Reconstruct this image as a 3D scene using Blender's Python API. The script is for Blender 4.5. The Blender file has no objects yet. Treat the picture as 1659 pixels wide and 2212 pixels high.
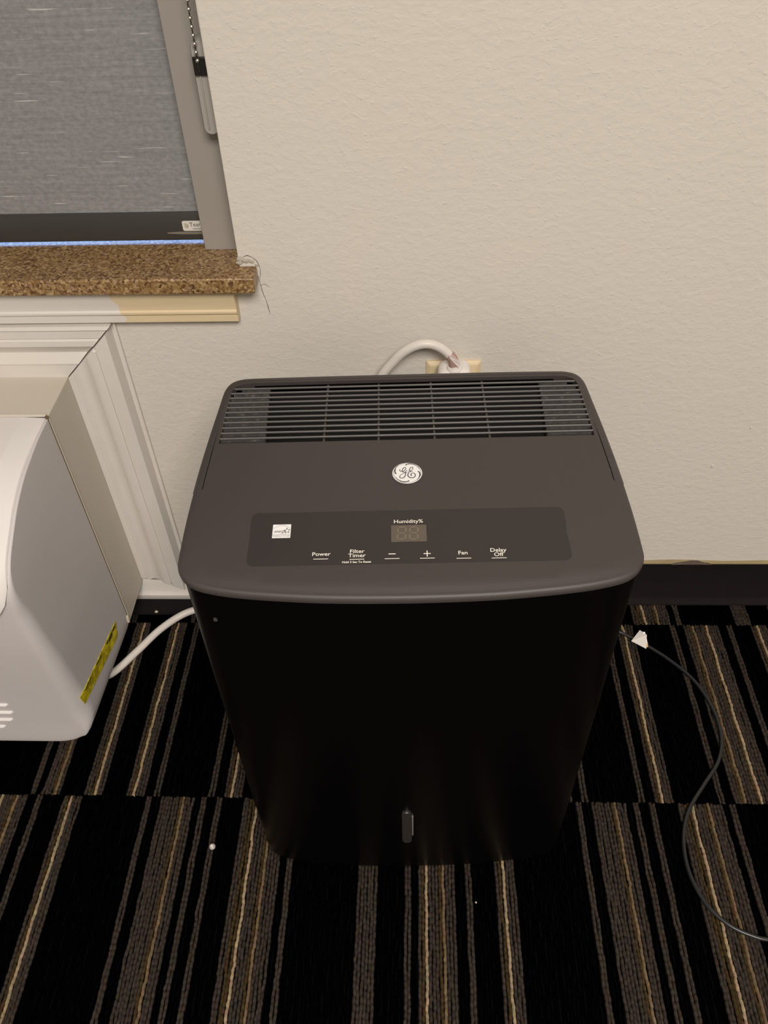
import bpy, math, random
import numpy as np
from mathutils import Vector, Matrix
from mathutils.geometry import delaunay_2d_cdt

scene = bpy.context.scene
COL = scene.collection
random.seed(7)
rng = np.random.default_rng(11)

# ------------------------------------------------------------------ camera
CAM_H = 1.06
cd = bpy.data.cameras.new('camera')
cam = bpy.data.objects.new('camera', cd)
COL.objects.link(cam)
cd.sensor_fit = 'VERTICAL'
cd.sensor_height = 24.0
cd.lens = 1741.0 / 2212.0 * 24.0
cd.clip_start = 0.02
_f = 1741.0
_D = Vector((70, 1764, _f)).normalized()
_Y = Vector((67, -1721, _f)); _Y = (_Y - _D * _Y.dot(_D)).normalized()
_Z = -_D
_X = _Y.cross(_Z)
right = Vector((_X[0], _Y[0], _Z[0])); down = Vector((_X[1], _Y[1], _Z[1])); fwd = Vector((_X[2], _Y[2], _Z[2]))
M = Matrix((right, -down, -fwd)).transposed().to_4x4()
M.translation = Vector((0, 0, CAM_H))
cam.matrix_world = M
scene.camera = cam

# ------------------------------------------------------------------ world: daylight outside the window
world = bpy.data.worlds.new('world'); scene.world = world
world.use_nodes = True
bg = world.node_tree.nodes['Background']
bg.inputs[0].default_value = (0.30, 0.52, 1.0, 1)
bg.inputs[1].default_value = 10.0

# ------------------------------------------------------------------ lamps (ceiling fixture of the room, behind and left of the camera)
def area(name, loc, target, size, power, color):
    l = bpy.data.lights.new(name, 'AREA'); l.shape = 'RECTANGLE'
    l.size, l.size_y = size; l.energy = power; l.color = color
    o = bpy.data.objects.new(name, l); COL.objects.link(o)
    o.location = loc
    o.rotation_euler = (Vector(target) - Vector(loc)).to_track_quat('-Z', 'Y').to_euler()
    return o
area('ceiling_light', (0.35, -1.30, 2.38), (0.35, -1.30, 0), (1.1, 1.1), 106, (1.0, 0.935, 0.875))

scene.view_settings.view_transform = 'Standard'
scene.view_settings.look = 'None'
scene.view_settings.gamma = 1.0
scene.view_settings.use_curve_mapping = False
scene.view_settings.exposure = 0.0

# ------------------------------------------------------------------ materials
class NT:
    def __init__(s, name):
        s.m = bpy.data.materials.new(name); s.m.use_nodes = True
        s.t = s.m.node_tree; s.t.nodes.clear()
        s.out = s.n('ShaderNodeOutputMaterial'); s.b = s.n('ShaderNodeBsdfPrincipled')
        s.l(s.b.outputs[0], s.out.inputs[0])
    def n(s, ty, **k):
        n = s.t.nodes.new(ty)
        for a, v in k.items(): setattr(n, a, v)
        return n
    def l(s, a, b): s.t.links.new(a, b)
    def set(s, **k):
        for a, v in k.items():
            s.b.inputs[a.replace('_', ' ')].default_value = v
        return s
    def coord(s, scale=(1, 1, 1), out='Object'):
        c = s.n('ShaderNodeTexCoord'); m = s.n('ShaderNodeMapping'); m.inputs['Scale'].default_value = scale
        s.l(c.outputs[out], m.inputs[0]); return m.outputs[0]
    def noise(s, vec, scale, detail=2, rough=.5, dist=0):
        n = s.n('ShaderNodeTexNoise'); n.inputs['Scale'].default_value = scale
        n.inputs['Detail'].default_value = detail; n.inputs['Roughness'].default_value = rough
        n.inputs['Distortion'].default_value = dist
        s.l(vec, n.inputs['Vector']); return n.outputs['Fac']
    def ramp(s, fac, stops, interp='LINEAR'):
        r = s.n('ShaderNodeValToRGB'); r.color_ramp.interpolation = interp
        e = r.color_ramp.elements
        while len(e) < len(stops): e.new(0.5)
        for el, (p, c) in zip(e, stops):
            el.position = p; el.color = (*c, 1) if len(c) == 3 else c
        s.l(fac, r.inputs[0]); return r.outputs[0]
    def mix(s, fac, a, b, mode='MIX'):
        m = s.n('ShaderNodeMix', data_type='RGBA', blend_type=mode)
        for inp, v in ((m.inputs[0], fac), (m.inputs[6], a), (m.inputs[7], b)):
            if hasattr(v, 'is_linked') or isinstance(v, bpy.types.NodeSocket): s.l(v, inp)
            else: inp.default_value = v if isinstance(v, float) else (*v, 1)
        return m.outputs[2]
    def math(s, op, a, b=0.0):
        m = s.n('ShaderNodeMath', operation=op)
        for inp, v in ((m.inputs[0], a), (m.inputs[1], b)):
            if isinstance(v, bpy.types.NodeSocket): s.l(v, inp)
            else: inp.default_value = v
        return m.outputs[0]
    def bump(s, h, strength, dist):
        b = s.n('ShaderNodeBump'); b.inputs['Strength'].default_value = strength; b.inputs['Distance'].default_value = dist
        s.l(h, b.inputs['Height']); s.l(b.outputs[0], s.b.inputs['Normal']); return b

def simple(name, col, rough=.5, spec=.5, bump=None, var=0.0, **k):
    t = NT(name); t.set(Roughness=rough, **k); t.b.inputs['Specular IOR Level'].default_value = spec
    v = t.coord()
    if var:
        f = t.noise(v, 14, 4, .6)
        t.l(t.mix(f, tuple(c * (1 - var) for c in col), tuple(min(1, c * (1 + var)) for c in col)), t.b.inputs['Base Color'])
    else:
        t.b.inputs['Base Color'].default_value = (*col, 1)
    if bump:
        sc, st, d = bump
        t.bump(t.noise(v, sc, 3), st, d)
    return t.m

MAT = {}
# textured wall paint
t = NT('wall_paint'); t.set(Roughness=.75); t.b.inputs['Specular IOR Level'].default_value = .25
v = t.coord((1, 1, 1.35))
big = t.noise(t.coord(), 2.2, 3)
base = t.mix(big, (.600, .560, .495), (.645, .605, .540))
pn = t.ramp(t.noise(t.coord(), 5.5, 3, .6), [(.56, (0, 0, 0)), (.72, (1, 1, 1))])
base = t.mix(t.math('MULTIPLY', pn, .35), base, (.66, .58, .53))
t.l(base, t.b.inputs['Base Color'])
h1 = t.noise(v, 95, 3, .55, .4)
h1 = t.ramp(h1, [(.40, (0, 0, 0)), (.68, (1, 1, 1))])
h2 = t.noise(v, 38, 3, .5, .6)
h3 = t.ramp(t.noise(v, 150, 2, .6), [(.62, (0, 0, 0)), (.74, (1, 1, 1))])
hh = t.math('ADD', t.math('MULTIPLY', h1, .5), t.math('ADD', t.math('MULTIPLY', h2, .6), t.math('MULTIPLY', h3, .55)))
t.bump(hh, .38, .0013)
MAT['wall'] = t.m
MAT['ceiling'] = simple('ceiling_paint', (.75, .72, .66), .8)

# carpet yarns: colour from the mesh
t = NT('carpet_yarn'); t.set(Roughness=1.0); t.b.inputs['Specular IOR Level'].default_value = .0
a = t.n('ShaderNodeAttribute'); a.attribute_name = 'yarn'
fn = t.noise(t.coord(), 900, 3, .7)
t.l(t.mix(1.0, a.outputs['Color'], t.ramp(fn, [(.3, (.6, .6, .6)), (.75, (1.3, 1.25, 1.2))]), 'MULTIPLY'), t.b.inputs['Base Color'])
t.bump(fn, .5, .0006)
MAT['yarn'] = t.m
MAT['backing'] = simple('carpet_backing', (.004, .004, .004), .9, .1)
MAT['subfloor'] = simple('subfloor', (.02, .018, .016), .9, .1)

# black and dark plastics
t = NT('cap_plastic'); t.set(Roughness=.50); t.b.inputs['Specular IOR Level'].default_value = .45
v = t.coord()
g = t.noise(v, 1400, 2, .6)
t.l(t.mix(g, (.042, .035, .033), (.053, .044, .041)), t.b.inputs['Base Color'])
t.bump(g, .10, .0003)
MAT['cap'] = t.m
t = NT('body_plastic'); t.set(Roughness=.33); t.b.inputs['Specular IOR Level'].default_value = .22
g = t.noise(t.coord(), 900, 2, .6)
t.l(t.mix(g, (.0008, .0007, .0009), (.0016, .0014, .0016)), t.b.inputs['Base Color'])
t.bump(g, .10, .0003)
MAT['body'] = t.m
MAT['overlay'] = simple('control_overlay', (.031, .0255, .0245), .42, .4, (1500, .15, .0003), .06)
MAT['slat'] = simple('grille_slat', (.085, .078, .074), .45, .5, (300, .2, .0005), .15)
MAT['rib'] = simple('dusty_rib', (.075, .066, .056), .8, .2, (300, .3, .0005), .5)
t = NT('dusty_shelf'); t.set(Roughness=.8)
g = t.noise(t.coord((1, 3, 1)), 160, 4, .7)
t.l(t.ramp(g, [(.35, (.035, .032, .030)), (.60, (.066, .060, .055)), (.75, (.19, .17, .15))]), t.b.inputs['Base Color'])
t.bump(g, .4, .0008)
MAT['shelf'] = t.m
MAT['void'] = simple('duct_black', (.0025, .0022, .0022), .9, .05)
MAT['display'] = simple('display_window', (.105, .085, .068), .30, .4, None, .08)
MAT['segment'] = simple('unlit_segment', (.165, .135, .095), .5, .3)
MAT['print'] = simple('white_print', (.72, .68, .60), .6, .2)
MAT['ink'] = simple('dark_ink', (.045, .05, .05), .6, .2)
MAT['greyink'] = simple('grey_ink', (.30, .29, .29), .6, .2)
MAT['badge'] = simple('badge_white', (.80, .78, .77), .4, .4)
MAT['indicator'] = simple('indicator_window', (.028, .025, .022), .25, .5)
MAT['indicatorlight'] = simple('indicator_edge', (.16, .14, .14), .3, .5)
MAT['scuff'] = simple('scuff', (.045, .04, .042), .7, .2)

# AC unit
MAT['cover'] = simple('cover_plastic', (.585, .550, .540), .5, .4, (700, .06, .0003), .015)
MAT['door'] = simple('door_plastic', (.73, .705, .68), .6, .4, (700, .04, .0003), .01)
t = NT('sleeve_metal'); t.set(Roughness=.5)
g = t.noise(t.coord(), 7, 3); st = t.ramp(t.noise(t.coord(), 9, 4, .6), [(.55, (0, 0, 0)), (.75, (1, 1, 1))])
t.l(t.mix(t.math('MULTIPLY', st, .30), t.mix(g, (.56, .51, .43), (.60, .55, .465)), (.54, .475, .31)), t.b.inputs['Base Color'])
t.bump(t.noise(t.coord(), 220, 3), .12, .0006)
MAT['sleeve'] = t.m
MAT['rustgapshade'] = simple('rust_and_gap_shade', (.16, .11, .06), .7, .2, (400, .4, .0005), .4)  # rust of the corner knot, also the painted shade of the sleeve gap
MAT['seal'] = simple('torn_foam_seal', (.62, .55, .42), .8, .2, (200, .6, .001), .2)
t = NT('sticker_yellow'); t.set(Roughness=.5)
g = t.ramp(t.noise(t.coord((1, 1, 1.4)), 90, 3, .6), [(.44, (.72, .60, .015)), (.54, (.40, .32, .010))])
t.l(g, t.b.inputs['Base Color']); MAT['sticker'] = t.m
MAT['stickerink'] = simple('sticker_ink', (.045, .035, .004), .6, .2)

# painted timber trim
t = NT('white_trim_paint'); t.set(Roughness=.42)
v = t.coord()
g = t.noise(v, 30, 4, .6)
sp = t.ramp(t.noise(v, 60, 3, .6), [(.70, (0, 0, 0)), (.76, (1, 1, 1))])
t.l(t.mix(t.math('MULTIPLY', sp, .5), t.mix(g, (.63, .59, .54), (.70, .66, .61)), (.50, .44, .36)), t.b.inputs['Base Color'])
t.bump(g, .25, .0008); MAT['trim'] = t.m
t = NT('apron_paint'); t.set(Roughness=.45)     # unpainted cream timber to the right, white paint to the left
c = t.n('ShaderNodeTexCoord'); sx = t.n('ShaderNodeSeparateXYZ'); t.l(c.outputs['Object'], sx.inputs[0])
wob = t.math('MULTIPLY', t.math('SUBTRACT', t.noise(t.coord((1, 1, 1)), 45, 3), .5), .022)
slant = t.math('MULTIPLY', sx.outputs[2], .30)
edge = t.math('ADD', t.math('ADD', sx.outputs[0], wob), slant)
mk = t.math('GREATER_THAN', edge, -.358 + .566 * .30)
cream = t.mix(t.noise(t.coord((1, 1, 8)), 12, 3), (.62, .49, .30), (.70, .58, .38))
t.l(t.mix(mk, (.66, .62, .57), cream), t.b.inputs['Base Color'])
MAT['apron'] = t.m

# granite sill
t = NT('brown_granite'); t.set(Roughness=.30); t.b.inputs['Specular IOR Level'].default_value = .4
v = t.coord((1, 1, 1))
vo = t.n('ShaderNodeTexVoronoi'); vo.inputs['Scale'].default_value = 380; vo.inputs['Randomness'].default_value = 1
nd = t.n('ShaderNodeTexNoise'); nd.inputs['Scale'].default_value = 120; t.l(v, nd.inputs['Vector'])
vm = t.n('ShaderNodeVectorMath', operation='MULTIPLY_ADD'); t.l(nd.outputs['Color'], vm.inputs[0]); vm.inputs[1].default_value = (.008, .008, .008); t.l(v, vm.inputs[2])
t.l(vm.outputs[0], vo.inputs['Vector'])
sp = t.n('ShaderNodeSeparateColor'); t.l(vo.outputs['Color'], sp.inputs[0])
cr = t.ramp(sp.outputs[0], [(0, (.085, .042, .018)), (.15, (.160, .088, .036)), (.40, (.235, .138, .055)), (.70, (.31, .205, .090)), (.90, (.42, .30, .16)), (.98, (.20, .11, .08))])
t.l(cr, t.b.inputs['Base Color']); MAT['granite'] = t.m

# roller shade
t = NT('shade_fabric'); t.set(Roughness=.8)
v = t.coord((1, 1, 1))
w1 = t.noise(t.coord((14, 1, 420)), 1.0, 3, .7)
w2 = t.noise(t.coord((5, 1, 160)), 1.0, 2, .5)
w3 = t.noise(t.coord((150, 1, 220)), 1.0, 2, .6)
slub = t.ramp(t.noise(t.coord((22, 1, 420)), 1.0, 1, .4), [(.69, (0, 0, 0)), (.76, (1, 1, 1))])
m1 = t.math('ADD', t.math('MULTIPLY', w1, .30), t.math('ADD', t.math('MULTIPLY', w2, .2), t.math('MULTIPLY', w3, .50)))
cc = t.ramp(m1, [(.32, (.175, .172, .172)), (.50, (.232, .230, .230)), (.68, (.30, .298, .298))])
t.l(t.mix(t.math('MULTIPLY', slub, .7), cc, (.58, .58, .57)), t.b.inputs['Base Color'])
t.bump(m1, .5, .0008); MAT['fabric'] = t.m
MAT['bar'] = simple('shade_bar', (.040, .037, .034), .28, .5, None, .05)
MAT['film'] = simple('clear_film', (.22, .20, .17), .15, .6)
MAT['label'] = simple('label_white', (.62, .59, .53), .45, .3)
MAT['labelgreen'] = simple('label_green', (.42, .42, .27), .5, .3)
MAT['channel'] = simple('channel_paint', (.30, .275, .245), .45, .4, (200, .05, .0005), .04)
MAT['holder'] = simple('grey_plastic', (.34, .32, .29), .35, .5)
MAT['blackplastic'] = simple('black_plastic', (.012, .010, .009), .35, .4)
MAT['chrome'] = simple('chain_metal', (.80, .78, .74), .22, .5, Metallic=1.0)
MAT['chaindark'] = simple('chain_link', (.10, .09, .08), .4, .5, Metallic=1.0)
MAT['vinyl'] = simple('window_vinyl', (.8, .82, .84), .4)
t = NT('window_glass'); t.set(Roughness=.02); t.b.inputs['Transmission Weight'].default_value = 1.0
t.b.inputs['Base Color'].default_value = (.95, .97, 1, 1); MAT['glass'] = t.m

# base, cords, outlet
t = NT('cove_base_rubber'); t.set(Roughness=.85); t.b.inputs['Specular IOR Level'].default_value = .12
c = t.n('ShaderNodeTexCoord'); sx = t.n('ShaderNodeSeparateXYZ'); t.l(c.outputs['Object'], sx.inputs[0])
n1 = t.noise(t.coord(), 40, 3)
t.l(t.mix(n1, (.0085, .0065, .0065), (.0135, .0105, .0105)), t.b.inputs['Base Color'])
t.bump(t.noise(t.coord(), 500, 2), .3, .0005); MAT['cove'] = t.m
MAT['adhesive'] = simple('yellowed_caulk', (.26, .20, .10), .6, .3, (150, .6, .001), .35)
MAT['brownsmear'] = simple('brown_smear', (.075, .052, .04), .6, .3, (150, .6, .001), .2)
MAT['whitecord'] = simple('white_cord', (.68, .63, .57), .38, .4)
MAT['plug'] = simple('plug_white', (.76, .71, .67), .35, .4)
MAT['tagpink'] = simple('tag_pink', (.74, .62, .59), .5, .3, None, .15)
MAT['tagbrown'] = simple('tag_brown', (.42, .27, .22), .5, .3, None, .2)
MAT['plate'] = simple('cream_plate', (.66, .53, .34), .38, .4)
MAT['blackcord'] = simple('black_cord', (.014, .014, .015), .34, .5)
MAT['paper'] = simple('paper_scrap', (.62, .58, .54), .7, .2, None, .06)
MAT['paperyellow'] = simple('paper_yellow', (.62, .42, .12), .7, .2)
MAT['pearl'] = simple('pearl', (.45, .40, .36), .25, .5)
MAT['crumb'] = simple('crumb', (.55, .50, .38), .8, .2)
MAT['crack'] = simple('crack_dark', (.13, .10, .10), .9, .1)
MAT['plaster'] = simple('broken_plaster', (.45, .41, .35), .9, .1, (200, .9, .002), .25)

# ------------------------------------------------------------------ mesh helpers
def link(o, parent=None):
    COL.objects.link(o)
    if parent is not None: o.parent = parent
    return o
def mesh_obj(name, verts, faces, mat, parent=None, smooth=False):
    me = bpy.data.meshes.new(name)
    me.from_pydata([tuple(v) for v in verts], [], [tuple(f) for f in faces])
    me.update()
    if mat: me.materials.append(MAT[mat] if isinstance(mat, str) else mat)
    if smooth:
        for p in me.polygons: p.use_smooth = True
        try: me.set_sharp_from_angle(angle=math.radians(38))
        except Exception: pass
    return link(bpy.data.objects.new(name, me), parent)
class MB:
    def __init__(s): s.v = []; s.f = []
    def add(s, v, f):
        b = len(s.v); s.v += [tuple(x) for x in v]; s.f += [tuple(i + b for i in q) for q in f]; return s
    def box(s, x0, x1, y0, y1, z0, z1):
        v = [(x0, y0, z0), (x1, y0, z0), (x1, y1, z0), (x0, y1, z0), (x0, y0, z1), (x1, y0, z1), (x1, y1, z1), (x0, y1, z1)]
        return s.add(v, [(0, 3, 2, 1), (4, 5, 6, 7), (0, 1, 5, 4), (1, 2, 6, 5), (2, 3, 7, 6), (3, 0, 4, 7)])
    def loft(s, rings, closed=True, cap=True):
        n = len(rings[0]); v = [p for r in rings for p in r]; f = []
        for i in range(len(rings) - 1):
            for j in range(n if closed else n - 1):
                k = (j + 1) % n
                f.append((i * n + j, i * n + k, (i + 1) * n + k, (i + 1) * n + j))
        if cap: f.append(tuple(range(n - 1, -1, -1))); f.append(tuple((len(rings) - 1) * n + j for j in range(n)))
        return s.add(v, f)
    def obj(s, name, mat, parent=None, smooth=False, bevel=0, seg=2):
        o = mesh_obj(name, s.v, s.f, mat, parent, smooth)
        if bevel:
            m = o.modifiers.new('bevel', 'BEVEL'); m.width = bevel; m.segments = seg; m.limit_method = 'ANGLE'; m.angle_limit = math.radians(35)
            for p in o.data.polygons: p.use_smooth = True
            try: o.data.set_sharp_from_angle(angle=math.radians(60))
            except Exception: pass
        return o
def box(name, x0, x1, y0, y1, z0, z1, mat, parent=None, bevel=0, seg=2):
    return MB().box(x0, x1, y0, y1, z0, z1).obj(name, mat, parent, False, bevel, seg)
def catmull(pts, n=8):
    P = [Vector(p) for p in pts]; P = [2 * P[0] - P[1]] + P + [2 * P[-1] - P[-2]]; out = []
    for i in range(1, len(P) - 2):
        for k in range(n):
            u = k / n; a, b, c, d = P[i - 1:i + 3]
            out.append(.5 * ((2 * b) + (c - a) * u + (2 * a - 5 * b + 4 * c - d) * u * u + (3 * b - a - 3 * c + d) * u ** 3))
    out.append(P[-2]); return out
def tube(pts, r, nseg=14, sub=8):
    C = catmull(pts, sub) if sub else [Vector(p) for p in pts]
    rings = []; up = Vector((0, 0, 1)); prev = None
    for i, p in enumerate(C):
        tdir = (C[min(i + 1, len(C) - 1)] - C[max(i - 1, 0)]).normalized()
        if prev is None:
            nrm = tdir.cross(up)
            if nrm.length < .1: nrm = tdir.cross(Vector((1, 0, 0)))
            nrm.normalize()
        else:
            nrm = (prev - tdir * prev.dot(tdir)).normalized()
        prev = nrm; bn = tdir.cross(nrm)
        rr = r(i / (len(C) - 1)) if callable(r) else r
        rings.append([p + (nrm * math.cos(a) + bn * math.sin(a)) * rr for a in [2 * math.pi * k / nseg for k in range(nseg)]])
    return rings
def ribbon(pts, widths, sub=8):
    """flat stroke in the xy plane: returns verts, faces"""
    C = catmull([(x, y, 0) for x, y in pts], sub); n = len(C); v = []; f = []
    for i, p in enumerate(C):
        d = (C[min(i + 1, n - 1)] - C[max(i - 1, 0)]); d = d.normalized() if d.length > 1e-9 else Vector((1, 0, 0))
        u = i / (n - 1) * (len(widths) - 1); k = min(int(u), len(widths) - 2) if len(widths) > 1 else 0
        w = widths[0] if len(widths) == 1 else widths[k] * (1 - (u - k)) + widths[k + 1] * (u - k)
        nn = Vector((-d.y, d.x, 0)) * w / 2
        v += [tuple(p + nn), tuple(p - nn)]
        if i: f.append((2 * i - 2, 2 * i - 1, 2 * i + 1, 2 * i))
    return v, f
def empty(name, loc=(0, 0, 0), rz=0):
    o = bpy.data.objects.new(name, None); o.location = loc; o.rotation_euler = (0, 0, rz); o.empty_display_size = .05
    return link(o)
def tag(o, label=None, cat=None, group=None, kind=None):
    if label: o['label'] = label
    if cat: o['category'] = cat
    if group: o['group'] = group
    if kind: o['kind'] = kind
    return o
def inside(p, poly):
    x, y = p; c = False; n = len(poly)
    for i in range(n):
        x1, y1 = poly[i]; x2, y2 = poly[i - 1]
        if (y1 > y) != (y2 > y) and x < (x2 - x1) * (y - y1) / (y2 - y1) + x1: c = not c
    return c

# ------------------------------------------------------------------ structure: walls, floor, ceiling
WY = .866                      # face of the back wall
XL, XR, YF, ZC = -2.3, 2.3, -2.7, 2.45
OX0, OX1, OZ0, OZ1 = -1.45, -.206, .589, 1.70      # window opening
wb = MB()
WT = .20
# front face with the opening, with a fine rounded return at the jamb
wb.box(XL, OX0, WY, WY + WT, 0, ZC); wb.box(OX1, XR, WY, WY + WT, 0, ZC)
wb.box(OX0, OX1, WY, WY + WT, 0, OZ0); wb.box(OX0, OX1, WY, WY + WT, OZ1, ZC)
wall = MB()
xs_ = [XL, OX0, OX1, XR]; zs_ = [0, OZ0, OZ1, ZC]
vid = {}
def wv(x, y, z):
    k = (round(x, 5), round(y, 5), round(z, 5))
    if k not in vid: vid[k] = len(wall.v); wall.v.append(k)
    return vid[k]
for i in range(3):
    for j in range(3):
        if i == 1 and j == 1: continue
        for yy, flip in ((WY, 0), (WY + WT, 1)):
            q = [wv(xs_[i], yy, zs_[j]), wv(xs_[i + 1], yy, zs_[j]), wv(xs_[i + 1], yy, zs_[j + 1]), wv(xs_[i], yy, zs_[j + 1])]
            wall.f.append(tuple(q[::-1] if flip else q))
for (x0, z0, x1, z1) in ((OX0, OZ0, OX1, OZ0), (OX1, OZ0, OX1, OZ1), (OX1, OZ1, OX0, OZ1), (OX0, OZ1, OX0, OZ0)):
    wall.f.append((wv(x0, WY, z0), wv(x0, WY + WT, z0), wv(x1, WY + WT, z1), wv(x1, WY, z1)))
for (x0, z0, x1, z1) in ((XL, 0, XR, 0), (XR, 0, XR, ZC), (XR, ZC, XL, ZC), (XL, ZC, XL, 0)):
    pts = [(x0, z0), (x1, z1)]
    cuts = sorted({round(c, 5) for c in (xs_ if z0 == z1 else zs_)})
    if (x1 - x0) + (z1 - z0) < 0: cuts = cuts[::-1]
    for a_, b_ in zip(cuts, cuts[1:]):
        pa = (a_, z0) if z0 == z1 else (x0, a_); pb = (b_, z0) if z0 == z1 else (x0, b_)
        wall.f.append((wv(pa[0], WY, pa[1]), wv(pa[0], WY + WT, pa[1]), wv(pb[0], WY + WT, pb[1]), wv(pb[0], WY, pb[1])))
wall_back = wall.obj('wall_back', 'wall', None, False, .0025, 3)
import bmesh
_b = bmesh.new(); _b.from_mesh(wall_back.data); bmesh.ops.recalc_face_normals(_b, faces=_b.faces); _b.to_mesh(wall_back.data); _b.free()
tag(wall_back, kind='structure')
for nm, b_ in (('wall_left', (XL - .1, XL, YF, WY, 0, ZC)), ('wall_right', (XR, XR + .1, YF, WY, 0, ZC)), ('wall_front', (XL, XR, YF - .1, YF, 0, ZC))):
    tag(box(nm, *b_, 'wall'), kind='structure')
tag(box('ceiling', XL - .1, XR + .1, YF - .1, WY + WT, ZC, ZC + .1, 'ceiling'), kind='structure')
floor = box('floor', XL - .1, XR + .1, YF - .1, WY + WT, -.08, -.006, 'subfloor')
tag(floor, kind='structure')

# ------------------------------------------------------------------ carpet tiles with looped yarn rows
P = .5925; TD = .302; SEAM_Y = .8135
GREY, BRT, DIM, BRN = 1, 2, 3, 4
PATC = [(.217, .2258, 1), (.237, .2630, 1), (.2630, .2676, 4), (.2676, .2718, 3), (.2718, .2856, 1), (.2962, .3049, 1), (.3148, .3235, 1),
        (.3545, .3640, 1), (.3640, .3700, 4), (.3700, .3743, 2), (.3744, .3888, 1), (.3888, .3936, 4), (.3936, .3979, 3), (.3979, .4128, 1),
        (.4239, .4310, 1), (.5160, .5445, 1), (.5757, .5844, 1), (.5960, .6010, 1), (.6010, .6050, 4), (.6050, .6095, 2), (.6095, .6190, 1),
        (.6190, .6230, 4), (.6230, .6275, 3), (.6275, .6434, 1), (.6540, .6620, 1), (.6925, .6975, 1), (.6975, .7020, 4), (.7020, .7070, 2), (.7070, .7205, 1)]
PATB = [(.0492, .0575, 1), (.0687, .0790, 1), (.0790, .0836, 4), (.0836, .0878, 3), (.0878, .0944, 1), (.1273, .1360, 1), (.1360, .1415, 4), (.1415, .1458, 2), (.1458, .1553, 1),
        (.1874, .1930, 1), (.1930, .1979, 4), (.1979, .2020, 2), (.2020, .2150, 1), (.2257, .2339, 1), (.3030, .3115, 1),
        (.3240, .3290, 1), (.3290, .3345, 4), (.3345, .3390, 2), (.3390, .3510, 1), (.4105, .4191, 1), (.4322, .4410, 1), (.4410, .4445, 4), (.4445, .4490, 3), (.4490, .4610, 1), (.4610, .4660, 4),
        (.4660, .4703, 2), (.4703, .4897, 1), (.5003, .5095, 1), (.5405, .5450, 1), (.5450, .5502, 4), (.5502, .5545, 2), (.5545, .5650, 1)]
YC = {0: (.0008, .0007, .0010), 1: (.047, .0375, .031), 2: (.31, .235, .150), 3: (.155, .108, .064), 4: (.056, .038, .018)}
def tile_mesh(name, pat, x0, seed):
    r = np.random.default_rng(seed)
    ncol = 138; pitch = P / ncol; ny = 172; L = TD - .0012
    ys = np.linspace(0, L, ny)
    prof_x = np.array([0, .24, .76, 1.0]); prof_z = np.array([-.0022, 0, 0, -.0022])
    V = np.zeros((ncol, ny, 4, 3)); C = np.ones((ncol, ny, 4, 4))
    def sm(a, k=5):
        return np.convolve(np.pad(a, (k, k), 'edge'), np.ones(2 * k + 1) / (2 * k + 1), 'valid')
    for c in range(ncol):
        xc = x0 + (c + .5) * pitch
        code = 0
        for a_, b_, k_ in pat:
            if a_ <= xc < b_: code = k_
        lam = .0072
        ph = np.cumsum(np.full(ny, (L / (ny - 1)) / lam) * (1 + r.normal(0, .12, ny))) + r.random()
        wave = np.abs(np.sin(np.pi * ph)) ** .6
        loop = np.floor(ph).astype(int)
        jit = r.normal(0, .00026, loop.max() + 2)[loop] + sm(r.normal(0, .0013, ny), 6)
        hj = r.normal(0, .00022, loop.max() + 2)[loop]
        w = pitch * (.84 + .24 * wave)
        xcen = (c + .5) * pitch + jit
        V[c, :, :, 0] = xcen[:, None] + (prof_x[None, :] - .5) * w[:, None]
        yj = ys.copy(); yj[0] += r.normal(0, .0006); yj[-1] += r.normal(0, .0006)
        V[c, :, :, 1] = yj[:, None]
        top = -.0010 + .0007 * wave + hj
        V[c, :, :, 2] = np.where(prof_z[None, :] < -.001, -.0042, top[:, None])
        base = np.array(YC[code])
        lc = 1 + r.normal(0, .10, loop.max() + 2)[loop]
        hue = r.normal(0, .04, (loop.max() + 2, 3))[loop]
        colr = np.clip(base[None, :] * (lc[:, None] + hue), 0.0005, 1)
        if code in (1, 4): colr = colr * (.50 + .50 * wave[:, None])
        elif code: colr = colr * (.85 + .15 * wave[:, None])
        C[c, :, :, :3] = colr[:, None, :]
    verts = V.reshape(-1, 3)
    idx = np.arange(ncol * ny * 4).reshape(ncol, ny, 4)
    q = np.stack([idx[:, :-1, :-1], idx[:, :-1, 1:], idx[:, 1:, 1:], idx[:, 1:, :-1]], -1).reshape(-1, 4)
    # end caps of every row and the backing slab
    caps = np.concatenate([idx[:, 0, ::-1].reshape(-1, 4), idx[:, -1, :].reshape(-1, 4)])
    nb = len(verts)
    bv = np.array([(0, 0, -.0058), (P, 0, -.0058), (P, TD - .0012, -.0058), (0, TD - .0012, -.0058), (0, 0, -.0030), (P, 0, -.0030), (P, TD - .0012, -.0030), (0, TD - .0012, -.0030)])
    bf = np.array([(0, 3, 2, 1), (4, 5, 6, 7), (0, 1, 5, 4), (1, 2, 6, 5), (2, 3, 7, 6), (3, 0, 4, 7)]) + nb
    verts = np.concatenate([verts, bv]); faces = np.concatenate([q, caps, bf])
    cols = np.concatenate([C.reshape(-1, 4), np.tile([.003, .0026, .003, 1], (8, 1))])
    me = bpy.data.meshes.new(name)
    me.vertices.add(len(verts)); me.vertices.foreach_set('co', verts.astype(np.float32).ravel())
    me.loops.add(len(faces) * 4); me.loops.foreach_set('vertex_index', faces.astype(np.int32).ravel())
    me.polygons.add(len(faces)); me.polygons.foreach_set('loop_start', np.arange(0, len(faces) * 4, 4, dtype=np.int32))
    try: me.polygons.foreach_set('loop_total', np.full(len(faces), 4, dtype=np.int32))
    except Exception: pass
    sm_ = np.ones(len(faces), dtype=bool); sm_[-6:] = False
    me.polygons.foreach_set('use_smooth', sm_)
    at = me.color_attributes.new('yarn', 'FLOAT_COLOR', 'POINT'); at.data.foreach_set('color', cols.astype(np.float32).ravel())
    me.update(calc_edges=True); me.validate()
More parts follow.
